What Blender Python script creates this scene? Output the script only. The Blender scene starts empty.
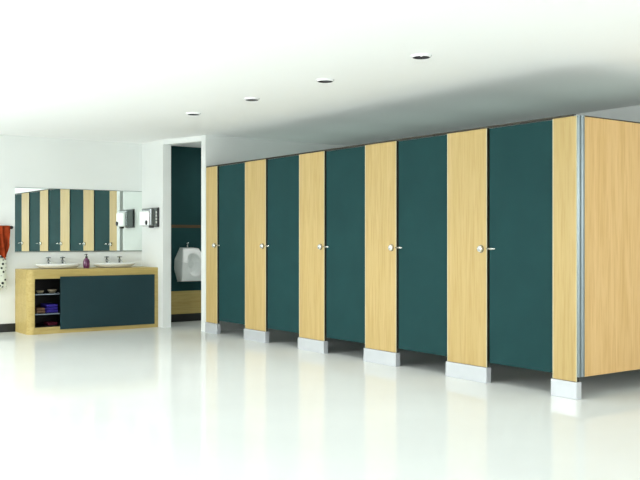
import bpy, bmesh, math, random
from mathutils import Vector, Matrix
random.seed(4)
PI = math.pi
scn = bpy.context.scene
col = scn.collection

# ------------------------------------------------------------------ measures (metres)
CAM_H, CEIL = 1.187, 2.518
XF = 5.312            # front plane of the toilet cubicles
Y0, Y1 = 4.217, 10.030   # near and far end of the cubicle row
YW = 11.50            # back wall
XR = 5.082            # face of the wall return beside the vanity
XB = 7.64             # wall behind the cubicles
DOOR, PITCH, DY0, PANEL = 0.684, 1.151, 4.445, 0.467
TOP = 2.10

# ------------------------------------------------------------------ materials
def new_mat(name):
    m = bpy.data.materials.new(name); m.use_nodes = True
    nt = m.node_tree
    return m, nt, nt.nodes['Principled BSDF']

def mat(name, color, rough=0.5, metal=0.0, spec=0.5, coat=0.0, var=0.0, scale=6.0):
    m, nt, b = new_mat(name)
    b.inputs['Base Color'].default_value = (*color, 1)
    b.inputs['Roughness'].default_value = rough
    b.inputs['Metallic'].default_value = metal
    b.inputs['Specular IOR Level'].default_value = spec
    b.inputs['Coat Weight'].default_value = coat
    if var > 0:
        tc = nt.nodes.new('ShaderNodeTexCoord'); n = nt.nodes.new('ShaderNodeTexNoise')
        n.inputs['Scale'].default_value = scale; n.inputs['Detail'].default_value = 4
        r = nt.nodes.new('ShaderNodeValToRGB')
        r.color_ramp.elements[0].position = .3; r.color_ramp.elements[1].position = .7
        r.color_ramp.elements[0].color = (*[c * (1 - var) for c in color], 1)
        r.color_ramp.elements[1].color = (*[min(1, c * (1 + var)) for c in color], 1)
        nt.links.new(tc.outputs['Object'], n.inputs['Vector'])
        nt.links.new(n.outputs['Fac'], r.inputs['Fac'])
        nt.links.new(r.outputs['Color'], b.inputs['Base Color'])
    return m

def wood(name, light, mid, dark, rough=0.45, stretch=(7, 7, .35), spec=.3):
    """pale maple laminate, grain along the stretched axis"""
    m, nt, b = new_mat(name)
    N, L = nt.nodes.new, nt.links.new
    tc = N('ShaderNodeTexCoord'); mp = N('ShaderNodeMapping'); mp.inputs['Scale'].default_value = stretch
    L(tc.outputs['Object'], mp.inputs['Vector'])
    n1 = N('ShaderNodeTexNoise'); n1.inputs['Scale'].default_value = 1.6; n1.inputs['Detail'].default_value = 6
    n1.inputs['Distortion'].default_value = 1.2
    n2 = N('ShaderNodeTexNoise'); n2.inputs['Scale'].default_value = 9; n2.inputs['Detail'].default_value = 8
    L(mp.outputs[0], n1.inputs['Vector']); L(mp.outputs[0], n2.inputs['Vector'])
    r1 = N('ShaderNodeValToRGB'); e = r1.color_ramp.elements
    e[0].position = .32; e[0].color = (*mid, 1); e[1].position = .66; e[1].color = (*light, 1)
    L(n1.outputs['Fac'], r1.inputs['Fac'])
    r2 = N('ShaderNodeValToRGB'); e = r2.color_ramp.elements
    e[0].position = .35; e[0].color = (1, 1, 1, 1); e[1].position = .55; e[1].color = (0, 0, 0, 1)
    L(n2.outputs['Fac'], r2.inputs['Fac'])
    mul = N('ShaderNodeMath'); mul.operation = 'MULTIPLY'; mul.inputs[1].default_value = .45
    L(r2.outputs['Color'], mul.inputs[0])
    mx = N('ShaderNodeMix'); mx.data_type = 'RGBA'
    L(mul.outputs[0], mx.inputs['Factor']); L(r1.outputs['Color'], mx.inputs[6])
    mx.inputs[7].default_value = (*dark, 1)
    L(mx.outputs[2], b.inputs['Base Color'])
    b.inputs['Roughness'].default_value = rough
    b.inputs['Specular IOR Level'].default_value = spec
    return m

M = {}
M['wall'] = mat('wall_paint', (.77, .80, .78), .85, spec=.15, var=.012, scale=2)
M['ceil'] = mat('ceiling_paint', (.965, .972, .966), .9, spec=.1, var=.008, scale=1.5)
M['floor'] = mat('polished_floor', (.735, .765, .75), .07, spec=.03, var=.02, scale=1.2)
M['teal'] = mat('teal_laminate', (.015, .057, .059), .65, spec=.08, var=.06, scale=3)
M['teal_dark'] = mat('dark_teal_laminate', (.014, .042, .050), .5, spec=.2, var=.05, scale=3)
M['maple'] = wood('maple_laminate', (.57, .425, .185), (.51, .37, .145), (.43, .28, .09))
M['maple_side'] = wood('maple_side_laminate', (.70, .475, .215), (.63, .41, .165), (.52, .30, .10))
M['maple_v'] = wood('maple_vanity', (.53, .41, .155), (.46, .35, .12), (.37, .26, .07), stretch=(.5, 5, 5))
M['lipping'] = mat('pale_edge_lipping', (.62, .58, .38), .5, var=.03)
M['edge_dark'] = mat('dark_rail_and_gap_shade', (.030, .026, .014), .6, var=.05)  # head rail and door stops, also the shade painted in the door gaps
M['base'] = mat('black_skirting', (.008, .010, .010), .35, var=.1)
M['alu'] = mat('anodised_aluminium', (.24, .285, .295), .32, metal=1.0, var=.03)
M['foot'] = mat('satin_metal_foot', (.62, .65, .68), .22, metal=.35, var=.03)
M['steel'] = mat('polished_steel', (.78, .78, .75), .12, metal=1.0)
M['chrome'] = mat('chrome', (.55, .58, .57), .08, metal=1.0)
M['dark_chrome'] = mat('dark_chrome', (.20, .22, .22), .18, metal=1.0)
M['black'] = mat('black_plastic', (.01, .01, .011), .35)
M['ceramic'] = mat('white_ceramic', (.86, .89, .88), .08, spec=.6, coat=.3)
M['ceramic_satin'] = mat('satin_ceramic', (.86, .89, .88), .35, spec=.4)
M['mirror'] = mat('mirror_silver', (.86, .92, .89), .0, metal=1.0)
M['inside_shade'] = mat('cabinet_inside_shade', (.012, .012, .012), .6, var=.1)  # near black, the colour carries the shade of the open compartment
M['glass_edge'] = mat('grey_shelf', (.16, .20, .24), .25, var=.03)
M['purple'] = mat('plum_soap', (.12, .025, .085), .25, coat=.4)
M['towel'] = mat('orange_red_towel', (.31, .046, .014), .95, spec=.05, var=.35, scale=9)
M['towel_b'] = mat('violet_towel', (.05, .035, .30), .95, spec=.05, var=.2, scale=20)
M['towel_c'] = mat('tan_towel', (.24, .14, .09), .95, spec=.05, var=.2, scale=20)
M['towel_d'] = mat('maroon_towel', (.10, .015, .03), .95, spec=.05, var=.2, scale=20)
M['soapdish'] = mat('beige_stoneware', (.27, .23, .15), .5, var=.1)
M['white_plastic'] = mat('white_enamel', (.90, .91, .92), .18, coat=.3)
M['grille'] = mat('grey_metal_side', (.24, .28, .27), .3, metal=.8)

m, nt, b = new_mat('lamp_glow')
b.inputs['Base Color'].default_value = (1, 1, 1, 1)
b.inputs['Emission Color'].default_value = (1, .99, .97, 1); b.inputs['Emission Strength'].default_value = 4
M['lamp'] = m

m, nt, b = new_mat('spotted_scarf')
N, L = nt.nodes.new, nt.links.new
tc = N('ShaderNodeTexCoord'); v = N('ShaderNodeTexVoronoi'); v.inputs['Scale'].default_value = 21; v.inputs['Randomness'].default_value = .55
mp = N('ShaderNodeMapping'); mp.inputs['Scale'].default_value = (1, .0, 1)
L(tc.outputs['Object'], mp.inputs[0]); L(mp.outputs[0], v.inputs['Vector'])
r = N('ShaderNodeValToRGB'); r.color_ramp.interpolation = 'LINEAR'
e = r.color_ramp.elements; e[0].position = .33; e[0].color = (.008, .014, .012, 1); e[1].position = .38; e[1].color = (.62, .66, .57, 1)
L(v.outputs['Distance'], r.inputs['Fac']); L(r.outputs['Color'], b.inputs['Base Color'])
b.inputs['Roughness'].default_value = .9
M['scarf'] = m

# ------------------------------------------------------------------ mesh helpers
def link(name, bm, material, parent=None, smooth=False, bevel=0, seg=2):
    me = bpy.data.meshes.new(name)
    bmesh.ops.recalc_face_normals(bm, faces=bm.faces)
    bm.to_mesh(me); bm.free()
    me.materials.append(material)
    o = bpy.data.objects.new(name, me); col.objects.link(o)
    if parent: o.parent = parent; o.matrix_parent_inverse = parent_inv(parent)
    if smooth:
        for p in me.polygons: p.use_smooth = True
    if bevel:
        md = o.modifiers.new('bevel', 'BEVEL'); md.width = bevel; md.segments = seg; md.limit_method = 'ANGLE'
        md.harden_normals = False
    return o

def parent_inv(p):
    # everything is modelled in world space; mesh parents already sit at the identity
    return Matrix.Translation(p.location).inverted() if p.type == 'EMPTY' else Matrix.Identity(4)

def box(bm, x0, x1, y0, y1, z0, z1):
    v = [bm.verts.new(c) for c in ((x0,y0,z0),(x1,y0,z0),(x1,y1,z0),(x0,y1,z0),(x0,y0,z1),(x1,y0,z1),(x1,y1,z1),(x0,y1,z1))]
    for f in ((0,3,2,1),(4,5,6,7),(0,1,5,4),(1,2,6,5),(2,3,7,6),(3,0,4,7)): bm.faces.new([v[i] for i in f])
    return bm

def B(*a): return box(bmesh.new(), *a)

def prism(bm, pts, z0, z1):
    lo = [bm.verts.new((x, y, z0)) for x, y in pts]; hi = [bm.verts.new((x, y, z1)) for x, y in pts]
    n = len(pts)
    bm.faces.new(lo[::-1]); bm.faces.new(hi)
    for i in range(n): bm.faces.new((lo[i], lo[(i+1) % n], hi[(i+1) % n], hi[i]))
    return bm

def lathe(bm, prof, center, axis='Z', n=32, sx=1, sy=1):
    """prof: (r, h) list; r == 0 closes to a point"""
    cx, cy, cz = center; rings = []
    def pt(a, r, h):
        u, w = r*math.cos(a)*sx, r*math.sin(a)*sy
        return {'Z': (cx+u, cy+w, cz+h), 'X': (cx+h, cy+u, cz+w), 'Y': (cx+u, cy+h, cz+w)}[axis]
    for r_, h_ in prof:
        if r_ == 0: rings.append([bm.verts.new(pt(0, 0, h_))])
        else: rings.append([bm.verts.new(pt(2*PI*i/n, r_, h_)) for i in range(n)])
    for a, b_ in zip(rings, rings[1:]):
        for i in range(n):
            j = (i+1) % n
            if len(a) == 1 and len(b_) == 1: continue
            if len(a) == 1: bm.faces.new((a[0], b_[i], b_[j]))
            elif len(b_) == 1: bm.faces.new((a[i], a[j], b_[0]))
            else: bm.faces.new((a[i], a[j], b_[j], b_[i]))
    return bm

def tube(bm, pts, r, n=12):
    pts = [Vector(p) for p in pts]; rings = []
    for i, p in enumerate(pts):
        d = (pts[min(i+1, len(pts)-1)] - pts[max(i-1, 0)]).normalized()
        up = Vector((0, 0, 1)) if abs(d.z) < .9 else Vector((1, 0, 0))
        u = d.cross(up).normalized(); w = d.cross(u)
        rr = r[i] if isinstance(r, (list, tuple)) else r
        rings.append([bm.verts.new(p + u*math.cos(2*PI*k/n)*rr + w*math.sin(2*PI*k/n)*rr) for k in range(n)])
    for a, b_ in zip(rings, rings[1:]):
        for k in range(n): bm.faces.new((a[k], a[(k+1) % n], b_[(k+1) % n], b_[k]))
    bm.faces.new(rings[0][::-1]); bm.faces.new(rings[-1])
    return bm

def tag(o, label, cat, group=None):
    o['label'] = label; o['category'] = cat
    if group: o['group'] = group
    return o

def thing(name, label, cat, loc, group=None):
    o = bpy.data.objects.new(name, None); o.location = loc; o.empty_display_size = .1
    col.objects.link(o)
    return tag(o, label, cat, group)

def struct(name, bm, m, **k):
    o = link(name, bm, m, **k); o['kind'] = 'structure'; return o

def copy_tree(o, parent=None):
    c = o.copy(); col.objects.link(c)
    if parent: c.parent = parent
    for ch in list(o.children): copy_tree(ch, c)
    return c

# ------------------------------------------------------------------ the room
WX0, WY0 = -2.6, -3.2
struct('floor', B(WX0-.2, XB+.15, WY0-.2, YW+.15, -.12, 0), M['floor'])

# ceiling with round cut-outs for the four recessed spotlights
LX = 4.285; LYS = [8.37, 7.175, 5.98, 4.785]; LR = .060; CELL = .12
def ceiling():
    bm = bmesh.new(); z = CEIL
    ys = [WY0]
    for y in sorted(LYS): ys += [y-CELL, y+CELL]
    ys.append(YW+.15); X0, X1 = WX0, XB+.15
    def quad(x0, x1, y0, y1):
        bm.faces.new([bm.verts.new(c) for c in ((x0,y0,z),(x0,y1,z),(x1,y1,z),(x1,y0,z))])
    for i in range(len(ys)-1):
        if i % 2 == 0: quad(X0, X1, ys[i], ys[i+1])
        else:
            quad(X0, LX-CELL, ys[i], ys[i+1]); quad(LX+CELL, X1, ys[i], ys[i+1])
            cy = (ys[i]+ys[i+1])/2; n = 40; inn, out = [], []
            for k in range(n):
                a = 2*PI*k/n; c, s = math.cos(a), math.sin(a); q = CELL/max(abs(c), abs(s))
                inn.append(bm.verts.new((LX+c*LR, cy+s*LR, z))); out.append(bm.verts.new((LX+c*q, cy+s*q, z)))
            for k in range(n):
                j = (k+1) % n; bm.faces.new((inn[k], inn[j], out[j], out[k]))
    v = [bm.verts.new(c) for c in ((X0,WY0,z+.3),(X1,WY0,z+.3),(X1,YW+.15,z+.3),(X0,YW+.15,z+.3))]
    bm.faces.new(v)
    w = [bm.verts.new((p.co.x, p.co.y, z)) for p in v]
    for i in range(4): bm.faces.new((v[i], v[(i+1) % 4], w[(i+1) % 4], w[i]))
    return bm
struct('ceiling', ceiling(), M['ceil'])
struct('wall_back', B(WX0, XB+.15, YW, YW+.15, 0, CEIL), M['wall'])
struct('wall_right', B(XB, XB+.15, WY0, YW, 0, CEIL), M['wall'])
struct('wall_return', B(XR, XR+.117, 10.812, YW, 0, CEIL), M['wall'])
struct('wall_partition', B(XF-.004, XB, Y1+.004, 10.151, 0, CEIL), M['wall'])
struct('wall_header', prism(bmesh.new(), [(XR, 10.812), (XF-.004, 10.151), (XF+.113, 10.151), (XR+.117, 10.812)], 2.450, CEIL), M['wall'])
struct('baseboard_back', B(WX0, 3.343, YW-.014, YW, 0, .107), M['base'], bevel=.003)
struct('baseboard_alcove', B(XR+.117, XB, YW-.014, YW, 0, .112), M['base'], bevel=.003)
# the far left side of the room is a run of tall window openings, behind the camera it stays open
struct('wall_left', (lambda bm: [box(bm, WX0-.15, WX0, y, y+.25, 0, CEIL) for y in (WY0, -.2, 2.8, 5.8, 8.8, 11.25)] and bm)(bmesh.new()), M['wall'])

t = thing('wall_panelling', 'dark teal wall panelling with wooden bands behind the white urinal', 'wall panel', (5.7, YW, .112))
link('upper_panel', (lambda bm: [box(bm, XR+.117, XB, YW-.012, YW, 1.392, CEIL), box(bm, XR+.117, XB, YW-.012, YW, .441, 1.350)] and bm)(bmesh.new()), M['teal'], t)
link('wood_band', B(XR+.117, XB, YW-.012, YW, .112, .441), M['maple_v'], t)
o = link('wood_strip', B(XR+.117, XB, YW-.014, YW, 1.350, 1.392), wood('walnut_strip', (.11, .07, .03), (.09, .05, .02), (.06, .03, .01), stretch=(.5, 5, 5)), t)
o['label'] = 'thin brown wooden strip'

# ------------------------------------------------------------------ toilet cubicles
CUB_LABELS = [
    'teal-doored toilet cubicle nearest the camera, ending in the wide maple side panel',
    'toilet cubicle with teal door, second from the maple side panel',
    'toilet cubicle with teal door in the middle of the row of five',
    'toilet cubicle with teal door, second from the urinal alcove',
    'teal-doored toilet cubicle at the far end, touching the white partition beside the urinal alcove']

def pilaster(parent, ya, yb, fa=.008, fb=.008):
    p = link('pilaster', B(XF, XF+.030, ya+.007, yb-.007, .130, TOP), M['maple'], parent, bevel=.002)
    e = (lambda bm: [box(bm, XF-.0008, XF+.004, ya, ya+.007, .130, TOP), box(bm, XF-.0008, XF+.004, yb-.007, yb, .130, TOP)] and bm)(bmesh.new())
    g = (lambda bm: [box(bm, XF+.0042, XF+.031, ya, ya+.007, .130, TOP), box(bm, XF+.0042, XF+.031, yb-.007, yb, .130, TOP)] and bm)(bmesh.new())  # dark strips added on the side faces as the shade line beside the doors
    o = link('gap_shade_strip', g, M['edge_dark'], p); o['label'] = 'dark strip standing in for the shaded door gap'
    o = link('edge_lipping', e, M['lipping'], p); o['label'] = 'pale edge strips'
    f = link('foot', B(XF-.014, XF+.044, ya-fa, yb+fb, 0, .128), M['foot'], p, bevel=.004)
    f['label'] = 'silvery metal plinth foot'
    return p

def cubicle(k):
    da = DY0 + PITCH*k; db = da + DOOR
    pa, pb = db, (DY0 + PITCH*(k+1) if k < 4 else Y1)
    t = thing('toilet_cubicle', CUB_LABELS[k], 'toilet cubicle', (XF, da, 0), 'toilet cubicles in a row')
    g = .009
    d = link('door', B(XF+.014, XF+.034, da+g, db-.018, .168, TOP-.004), M['teal'], t, bevel=.0015)
    yk = db - .022
    # lever of the latch on the door
    bm = bmesh.new()
    lathe(bm, [(0, 0), (.010, 0), (.010, -.010), (.008, -.012), (0, -.012)], (XF+.014, db-.045, 1.108), 'X', 24)
    tube(bm, [(XF-.004, db-.045, 1.108), (XF-.040, db-.045, 1.108)], .007)
    tube(bm, [(XF-.034, db-.030, 1.108), (XF-.036, db-.09, 1.108), (XF-.034, db-.125, 1.108)], [.007, .006, .005])
    o = link('door_handle', bm, M['steel'], d, smooth=True); o['label'] = 'short steel lever'
    p = pilaster(t, pa, pb, .008, .008 if k < 4 else 0)
    # round indicator plate on the panel
    bm = bmesh.new()
    lathe(bm, [(.028, -.004), (.028, -.016), (.025, -.022), (.018, -.024), (0, -.024)], (XF, pa+.066, 1.106), 'X', 32)
    o = link('lock_knob', bm, M['steel'], p, smooth=True); o['label'] = 'round polished steel lock knob'
    link('rose', lathe(bmesh.new(), [(0, 0), (.032, 0), (.032, -.004), (0, -.004)], (XF, pa+.066, 1.106), 'X', 32), M['dark_chrome'], p)
    bm = B(XF-.036, XF-.024, pa+.061, pa+.071, 1.090, 1.122)
    link('thumb_turn', bm, M['chrome'], p, bevel=.002)
    # divider to the next cubicle, on two legs
    if k < 4:
        ym = (pa+pb)/2
        dv = link('divider', B(XF+.048, 7.150, ym-.010, ym+.010, .168, TOP-.01), M['teal'], t)
    link('rear_shade_panel', B(7.160, 7.180, (Y0+.035 if k == 0 else (da+da-PANEL)/2+.001), ((pa+pb)/2-.001 if k < 4 else Y1-.004), 0, TOP-.01), M['teal'], t)  # unseen dark panel, added to darken the gap under the doors
    # door stop rails behind the gaps, coloured dark to deepen the gap shade
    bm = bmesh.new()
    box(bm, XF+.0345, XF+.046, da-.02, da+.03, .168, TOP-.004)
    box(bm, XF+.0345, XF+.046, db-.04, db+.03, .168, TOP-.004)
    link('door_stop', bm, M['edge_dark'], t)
    if k == 0:
        p = pilaster(t, Y0+.004, DY0, .010, .008)
        s = link('side_panel', B(XF+.085, XB-.012, Y0, Y0+.030, .160, TOP), M['maple_side'], t, bevel=.002)
        s['label'] = 'wide maple side panel'
        bm = bmesh.new()
        box(bm, XF+.078, XF+.088, Y0-.001, Y0+.031, .160, TOP)
        o = link('edge_lipping', bm, M['lipping'], s); o['label'] = 'pale edge strip'
        # rounded aluminium corner profile
        pts = [(XF+.003, Y0+.030)]
        for c0, r0 in ((XF+.016, .012), (XF+.050, .022)):        # a narrow and a wide rounded rib with a groove between
            for i in range(9):
                a = PI*i/8
                pts.append((c0-math.cos(a)*r0, Y0-.004-math.sin(a)*r0*.9))
        pts += [(XF+.076, Y0+.030)]
        bm = prism(bmesh.new(), pts, .165, TOP+.004)
        o = link('corner_post', bm, M['alu'], t); o['label'] = 'brushed aluminium corner post'
    return t

for k in range(5): cubicle(k)
# head rail along the top of the row
bm = bmesh.new()
box(bm, XF+.002, XF+.036, Y0+.035, Y1, TOP+.001, TOP+.016)
box(bm, XF+.080, XB, Y0+.004, Y0+.028, TOP+.001, TOP+.010)
tag(link('head_rail', bm, M['edge_dark'], bevel=.002), 'thin dark head rail along the top of the toilet cubicle row', 'rail')

# ------------------------------------------------------------------ recessed spotlights
def downlight(y, label):
    t = thing('ceiling_spotlight', label, 'ceiling light', (LX, y, CEIL), 'recessed ceiling spotlights')
    z = CEIL
    bm = lathe(bmesh.new(), [(.0765, 0), (.0755, -.005), (.069, -.013), (.064, -.016), (.0615, -.016)], (LX, y, z), 'Z', 40)
    link('trim_ring', bm, M['white_plastic'], t, smooth=True)
    bm = lathe(bmesh.new(), [(.0615, -.016), (.058, 0), (.054, .020), (.046, .050), (.046, .062), (0, .062)], (LX, y, z), 'Z', 40)
    link('reflector', bm, M['black'], t, smooth=True)
    bm = lathe(bmesh.new(), [(0, -.004), (.014, -.002), (.026, .006), (.034, .020), (.036, .060), (0, .060)], (LX, y, z), 'Z', 32)
    link('lamp', bm, M['lamp'], t, smooth=True)
for y, lb in zip(LYS, ('round recessed ceiling spotlight nearest the urinal alcove, the smallest in view',
                       'round recessed ceiling spotlight, second from the urinal alcove',
                       'round recessed ceiling spotlight, second from the right of the four',
                       'round recessed ceiling spotlight nearest the camera, the largest in view')):
    downlight(y, lb)

# ------------------------------------------------------------------ mirror
t = thing('wall_mirror', 'wide frameless wall mirror above the two basins, reflecting the cubicle doors', 'mirror', (4.2, YW, 1.02))
link('mirror_glass', B(3.333, XR-.002, YW-.010, YW-.0005, 1.030, 1.848), M['mirror'], t)
o = link('bottom_channel', B(3.333, XR-.002, YW-.014, YW, 1.017, 1.029), M['grille'], t); o['label'] = 'thin metal channel under the mirror'
o = link('top_channel', B(3.333, XR-.002, YW-.012, YW, 1.849, 1.854), M['grille'], t)

# ------------------------------------------------------------------ vanity
VX0, VX1, VY, VT = 3.338, XR-.002, 10.965, .806
VB = YW-.002
t = thing('vanity_cabinet', 'long maple vanity cabinet with teal sliding door and open dark shelves under the mirror', 'cabinet', (VX0, VY, 0))
R_ = .085
def arc(cx, cy, r, a0, a1, n=8): return [(cx+r*math.cos(a0+(a1-a0)*i/n), cy+r*math.sin(a0+(a1-a0)*i/n)) for i in range(n+1)]
bm = bmesh.new()
prism(bm, [(VX0, VB)] + arc(VX0+R_, VY+R_, R_, PI, 1.5*PI) + [(3.420, VY), (3.420, VB)], 0, .690)       # rounded end
box(bm, 5.022, VX1, VY, VB, 0, .690)                                                                     # right end
box(bm, 3.4205, 5.0215, VY, VB, 0, .085)                                                                 # base
box(bm, 4.20, 4.22, VY+.03, VB, .085, .690)                                                              # inner upright
link('carcass', bm, M['maple_v'], t)
bm = prism(bmesh.new(), [(VX0, VB)] + arc(VX0+R_, VY+R_, R_, PI, 1.5*PI) + [(VX1, VY), (VX1, VB)], .690, VT)
o = link('countertop', bm, M['maple_v'], t, bevel=.003)
bm = bmesh.new()
box(bm, 3.4205, 4.1995, VB-.012, VB, .0855, .6895)
box(bm, 3.4205, 3.4245, VY+.012, VB-.012, .0855, .6895)
box(bm, 3.4245, 4.1995, VY+.012, VB-.012, .0855, .0885)
box(bm, 3.4245, 4.1995, VY+.012, VB-.012, .6855, .6895)
o = link('inner_shade', bm, M['inside_shade'], t); o['label'] = 'inside of the open compartment, its shade painted dark'
for z in (.252, .500):
    o = link('shelf', B(3.4245, 4.1995, VY+.020, VB-.012, z-.012, z), M['glass_edge'], t, bevel=.001); o['label'] = 'thin grey shelf'
d = link('sliding_door', B(3.740, 5.022, VY-.022, VY-.002, .050, .714), M['teal_dark'], t, bevel=.0015)
d['label'] = 'dark teal sliding door pushed to the right'

def folded(name, x0, x1, y0, y1, z, n, th, m, label):
    bm = bmesh.new()
    for i in range(n):
        j = random.uniform(-.006, .006); pts = []
        r = th/2; zc = z + r + i*th
        prof = [(y0+r+j - r*math.cos(a), zc + r*.94*math.sin(a)) for a in [(-PI/2)+PI*q/6 for q in range(7)]]
        prof = [(y0+r+j - r*math.cos(-PI/2+PI*q/6), zc + r*.96*math.sin(-PI/2+PI*q/6)) for q in range(7)] + [(y1, zc+r*.96), (y1, zc-r*.96)]
        a = [bm.verts.new((x0+j, p, q)) for p, q in prof]; b_ = [bm.verts.new((x1+j, p, q)) for p, q in prof]
        bm.faces.new(a); bm.faces.new(b_[::-1])
        for i2 in range(len(prof)):
            k2 = (i2+1) % len(prof); bm.faces.new((a[i2], b_[i2], b_[k2], a[k2]))
    return tag(link(name, bm, m, bevel=.004), label, 'towel', 'folded towels in the vanity')
folded('folded_towel', 3.495, 3.600, 11.10, 11.32, .2525, 2, .033, M['towel_c'], 'tan folded towel on the lower vanity shelf beside the violet towel')
folded('folded_towel', 3.615, 3.760, 11.09, 11.33, .2525, 3, .036, M['towel_b'], 'violet blue folded towels on the lower vanity shelf')
folded('folded_towel', 3.640, 3.760, 11.11, 11.30, .0895, 1, .040, M['towel_d'], 'dark maroon folded towel at the bottom of the vanity cabinet')
def dish(x, y, z, s, label):
    bm = lathe(bmesh.new(), [(0, 0), (.030*s, 0), (.048*s, .022*s), (.055*s, .042*s), (.050*s, .042*s), (.043*s, .024*s), (.020*s, .009*s), (0, .009*s)], (x, y, z), 'Z', 24, 1, .8)
    tag(link('small_bowl', bm, M['soapdish'], smooth=True), label, 'bowl', 'bowls on the upper vanity shelf')
dish(3.545, 11.14, .5005, .85, 'small beige bowl on the upper vanity shelf, the left one')
dish(3.700, 11.14, .5005, 1.1, 'wider beige bowl on the upper vanity shelf, next to the sliding door')

# ------------------------------------------------------------------ basins, taps, soap
def basin(x, label):
    bm = lathe(bmesh.new(), [(0, .002), (.62, .002), (.80, .010), (.94, .034), (.985, .047), (1.0, .054), (.99, .059), (.955, .059), (.93, .052), (.84, .032), (.62, .017), (.2, .011), (0, .010)],
               (x, 11.245, VT), 'Z', 56, .292, .160)
    t = thing('wash_basin', label, 'basin', (x, 11.245, VT), 'oval white basins')
    link('bowl', bm, M['ceramic'], t, smooth=True)
    bm = lathe(bmesh.new(), [(0, 0), (.020, 0), (.021, .003), (.012, .005), (0, .004)], (x, 11.245, VT+.0105), 'Z', 20)
    link('drain', bm, M['chrome'], t, smooth=True)
basin(3.815, 'shallow oval white wash basin on the vanity above the open shelves')
basin(4.572, 'shallow oval white wash basin on the vanity beside the hand dryer wall')

def tap(x, label):
    y = 11.440; t = thing('pillar_tap', label, 'tap', (x, y, VT), 'chrome pillar taps behind the basins')
    bm = lathe(bmesh.new(), [(0, 0), (.024, 0), (.024, .006), (.014, .012), (.012, .085), (.015, .095), (.013, .110), (0, .112)], (x, y, VT), 'Z', 20)
    link('column', bm, M['dark_chrome'], t, smooth=True)
    bm = tube(bmesh.new(), [(x, y, VT+.078), (x, y-.04, VT+.090), (x, y-.085, VT+.088), (x, y-.105, VT+.070)], [.011, .010, .009, .008])
    link('spout', bm, M['chrome'], t, smooth=True)
    bm = bmesh.new()
    lathe(bm, [(0, .112), (.009, .112), (.009, .128), (.014, .132), (.015, .146), (0, .150)], (x, y, VT), 'Z', 16)
    tube(bm, [(x-.032, y, VT+.138), (x+.032, y, VT+.138)], .006); tube(bm, [(x, y-.030, VT+.138), (x, y+.030, VT+.138)], .006)
    link('cross_head', bm, M['dark_chrome'], t, smooth=True)
tap(3.748, 'dark chrome pillar tap behind the left basin, its left tap')
tap(3.936, 'dark chrome pillar tap behind the left basin, on the side of the plum soap bottle')
tap(4.545, 'dark chrome pillar tap behind the right basin, its left tap')
tap(4.728, 'dark chrome pillar tap behind the right basin, closest to the hand dryer')

t = thing('soap_dispenser', 'plum coloured rounded soap bottle with black pump between the two basins', 'soap bottle', (4.150, 11.14, VT))
bm = lathe(bmesh.new(), [(0, .001), (.034, .001), (.041, .010), (.045, .050), (.044, .090), (.034, .118), (.018, .130), (.015, .138), (0, .139)], (4.150, 11.14, VT), 'Z', 28, 1, .8)
link('bottle', bm, M['purple'], t, smooth=True)
bm = lathe(bmesh.new(), [(0, .139), (.017, .139), (.017, .155), (.006, .158), (.006, .176), (.014, .178), (.014, .188), (0, .189)], (4.150, 11.14, VT), 'Z', 20)
tube(bm, [(4.150, 11.14, VT+.183), (4.125, 11.115, VT+.183), (4.112, 11.102, VT+.176)], .005)
link('pump', bm, M['black'], t, smooth=True)

# ------------------------------------------------------------------ hand dryer on the wall return
t = thing('hand_dryer', 'white and steel hand dryer with round nozzle on the white wall return beside the mirror', 'hand dryer', (XR, 11.1, 1.48))
link('back_plate', B(XR-.014, XR, 10.922, 11.240, 1.350, 1.614), M['black'], t, bevel=.006, seg=3)
link('housing', B(XR-.125, XR-.014, 10.935, 11.230, 1.362, 1.604), M['dark_chrome'], t, bevel=.016, seg=4)
o = link('front_cover', B(XR-.160, XR-.125, 10.945, 11.220, 1.366, 1.566), M['white_plastic'], t, bevel=.016, seg=4); o['label'] = 'glossy white front cover'
bm = lathe(bmesh.new(), [(.024, .012), (.024, -.012), (.028, -.022), (.034, -.022), (.036, -.01), (.034, .012)], (XR-.090, 10.985, 1.362), 'Z', 24)
link('nozzle', bm, M['black'], t, smooth=True)
bm = lathe(bmesh.new(), [(0, 0), (.030, 0), (.032, -.008), (.022, -.016), (0, -.017)], (XR-.159, 10.985, 1.408), 'X', 24)
o = link('push_button', bm, M['black'], t, smooth=True); o['label'] = 'round black push button'
bm = bmesh.new()
for i in range(4): box(bm, XR-.050, XR-.030, 10.9335, 10.936, 1.400+i*.044, 1.430+i*.044)
link('vent_slots', bm, M['steel'], t)

# ------------------------------------------------------------------ urinal
UX = 5.765
t = thing('urinal', 'white wall urinal with oval bowl hanging on the dark teal panelling in the alcove', 'urinal', (UX, YW, .58))
outline_f = [(-.125, 1.055), (-.198, .86), (-.208, .70), (-.200, .590), (.200, .590), (.208, .70), (.198, .86), (.125, 1.055)]
outline_b = [(-.105, 1.065), (-.185, .90), (-.192, .76), (-.140, .578), (.140, .578), (.192, .76), (.185, .90), (.105, 1.065)]
def resample(pl, n):
    seg = []; tot = 0
    for i in range(len(pl)):
        a, b_ = Vector(pl[i]), Vector(pl[(i+1) % len(pl)]); L_ = (b_-a).length; seg.append((a, b_, L_)); tot += L_
    # n points per side keeps both outlines in step
    out = []
    for a, b_, L_ in seg:
        for k in range(n): out.append(a.lerp(b_, k/n))
    return out
of, ob = resample(outline_f, 5), resample(outline_b, 5)
def yfront(z): return 11.200 + max(0, z-.86)*.70 + max(0, .66-z)*.35
bm = bmesh.new(); n = len(of)
cz, rx, rz = .825, .112, .155
rings = [[bm.verts.new((UX+p.x, YW-.013, p.y)) for p in ob]]
rings.append([bm.verts.new((UX+p.x, yfront(p.y)+.015, p.y)) for p in of])
rings.append([bm.verts.new((UX+p.x*.95, yfront(p.y), .825+(p.y-.825)*.96)) for p in of])
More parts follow.
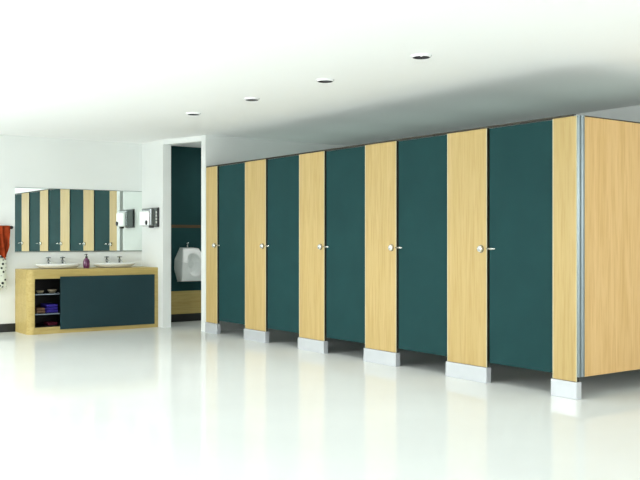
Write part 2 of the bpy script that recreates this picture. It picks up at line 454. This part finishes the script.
def ell(s, dy):
    out = []
    for p in of:
        a = math.atan2((p.y-.825)/.235, p.x/.20); z = cz+rz*s*math.sin(a)
        out.append(bm.verts.new((UX+rx*s*math.cos(a), yfront(z)+dy, z)))
    return out
rings += [ell(1.10, 0), ell(1.0, .012), ell(.92, .06), ell(.70, .12), ell(.35, .155)]
for a, b_ in zip(rings, rings[1:]):
    for i in range(n): bm.faces.new((a[i], a[(i+1) % n], b_[(i+1) % n], b_[i]))
bm.faces.new(rings[-1]); bm.faces.new(rings[0][::-1])
o = link('bowl', bm, M['ceramic_satin'], t, bevel=.008, seg=2)
bm = bmesh.new()
tube(bm, [(UX-.01, 11.43, 1.060), (UX-.01, 11.43, 1.125)], .010); lathe(bm, [(0, 0), (.020, 0), (.020, .016), (0, .018)], (UX-.01, 11.43, 1.12), 'Z', 20)
tube(bm, [(UX-.01, 11.43, 1.10), (UX-.01, 11.49, 1.10)], .008)
o = link('flush_valve', bm, M['chrome'], t, smooth=True)

# ------------------------------------------------------------------ towel rail, towel, spotted scarf
t = thing('towel_rail', 'black towel rail on the wall left of the mirror', 'towel rail', (3.0, YW, 1.335))
bm = bmesh.new()
tube(bm, [(2.55, YW-.070, 1.335), (3.262, YW-.070, 1.335)], .008)
link('bar', bm, M['black'], t, smooth=True)
for x in (2.56, 3.268):
    bm = lathe(bmesh.new(), [(0, 0), (.022, 0), (.022, -.010), (.011, -.016), (.011, -.062), (.021, -.068), (.021, -.088), (0, -.092)], (x, YW, 1.335), 'Y', 20)
    link('bracket', bm, M['black'], t, smooth=True)

def cloth(name, x0, x1, ztop, zfun, m, label, amp, freq, ybase, cat, pinch=0, wrap=1):
    """cloth over the bar: a back leaf, over the rail, a long folded front leaf"""
    bm = bmesh.new(); nx, nz = 60, 26; grid = []
    for i in range(nx+1):
        u = i/nx; row = []
        zb = zfun(u)
        for j in range(nz+1):
            w = j/nz; z = ztop + (zb-ztop)*w
            k = .35 + .65*min(1, w*2.2)
            y = ybase - abs(amp)*k*(.5+.5*math.sin(u*freq*2*PI + 1.3*math.sin(w*2+u*3))) - .004
            xc = (x0+x1)/2; x = x0+(x1-x0)*u
            x = xc + (x-xc)*(1 - pinch*w) + .006*math.sin(w*5+u*20)
            row.append(bm.verts.new((x, y, z)))
        grid.append(row)
    for i in range(nx):
        for j in range(nz): bm.faces.new((grid[i][j], grid[i+1][j], grid[i+1][j+1], grid[i][j+1]))
    # over the bar and a short way down behind it
    prev = [g[0] for g in grid]
    for (dy, dz) in ((.006, .010), (.020, .012), (.030, 0), (.032, -.10), (.030, -.18)):
        cur = [bm.verts.new((p.co.x, ybase-.006+dy*wrap, ztop+dz)) for p in prev]
        for i in range(nx): bm.faces.new((prev[i], cur[i], cur[i+1], prev[i+1]))
        prev = cur
    o = link(name, bm, m, smooth=True)
    s = o.modifiers.new('thick', 'SOLIDIFY'); s.thickness = .004; s.offset = 0
    return tag(o, label, cat)
def zred(u):
    return .985 - .055*math.exp(-((u-.80)/.10)**2) + .03*math.sin(u*19) + (.12*max(0, u-.90)/.10)
cloth('hanging_towel', 2.86, 3.240, 1.345, zred, M['towel'], 'orange red towel hanging in folds from the black rail left of the mirror', .050, 5.5, YW-.088, 'towel', .05, 1.5)
def zsc(u): return .56 + .05*math.sin(u*9) - .03*u
o = cloth('spotted_scarf', 2.93, 3.212, 1.337, zsc, M['scarf'], 'pale scarf with black spots hanging below the orange red towel', .006, 3, YW-.078, 'scarf', .05)

# ------------------------------------------------------------------ light
w = bpy.data.worlds.new('daylight'); scn.world = w; w.use_nodes = True
bg = w.node_tree.nodes['Background']; bg.inputs[0].default_value = (.97, 1.0, 1.0, 1); bg.inputs[1].default_value = 1.8

def area(name, loc, rot, sx, sy, energy, color=(1, 1, 1), spread=PI):
    l = bpy.data.lights.new(name, 'AREA'); l.shape = 'RECTANGLE'; l.size = sx; l.size_y = sy; l.energy = energy; l.color = color; l.spread = spread
    o = bpy.data.objects.new(name, l); o.location = loc; o.rotation_euler = rot; col.objects.link(o); return o
for i, y in enumerate(LYS):
    l = bpy.data.lights.new('spot_lamp', 'SPOT'); l.energy = 42; l.spot_size = math.radians(100); l.spot_blend = 1; l.shadow_soft_size = .04
    l.color = (1, .98, .94)
    o = bpy.data.objects.new('spot_lamp', l); o.location = (LX, y, CEIL-.022); col.objects.link(o)
# unseen fill lights added along the open left and front sides, standing for daylight
area('left_fill', (WX0+.05, 1.0, 1.90), (0, math.radians(-35), 0), 1.2, 7, 88, (1, 1, 1), math.radians(150))
area('left_fill', (WX0+.05, 8.0, 1.90), (0, math.radians(-35), 0), 1.2, 6, 330, (1, 1, 1), math.radians(150))
area('front_fill', (3.2, WY0+.05, 1.90), (math.radians(35), 0, 0), 8, 1.2, 185, (1, 1, 1), math.radians(150))
# fill light added for the urinal alcove, unseen round the corner of the partition
area('alcove_fill', (6.45, 10.75, CEIL-.03), (0, 0, 0), .3, .3, 10, (1, .99, .96))
# soft fill lights added unseen inside the cubicles to brighten the ceiling over them
for k in range(5):
    area('cubicle_fill', (6.45, DY0+PITCH*k+.45, 1.9), (PI, 0, 0), 1.3, .9, 1.9, (.78, 1, .90))


# ------------------------------------------------------------------ camera
cd = bpy.data.cameras.new('camera'); cam = bpy.data.objects.new('camera', cd); col.objects.link(cam)
cd.sensor_width = 36; cd.sensor_fit = 'HORIZONTAL'; cd.lens = 880.71*36/640; cd.shift_y = -.0014
cam.location = (0, 0, CAM_H); cam.rotation_euler = (math.radians(90), 0, -.6158)
cd.clip_start = .05
scn.camera = cam
scn.cycles.diffuse_bounces = 8; scn.cycles.max_bounces = 16

vs = scn.view_settings
scn.display_settings.display_device = 'sRGB'
vs.view_transform = 'Standard'; vs.look = 'None'; vs.gamma = 1; vs.exposure = -0.29
try: vs.use_curve_mapping = False
except Exception: pass
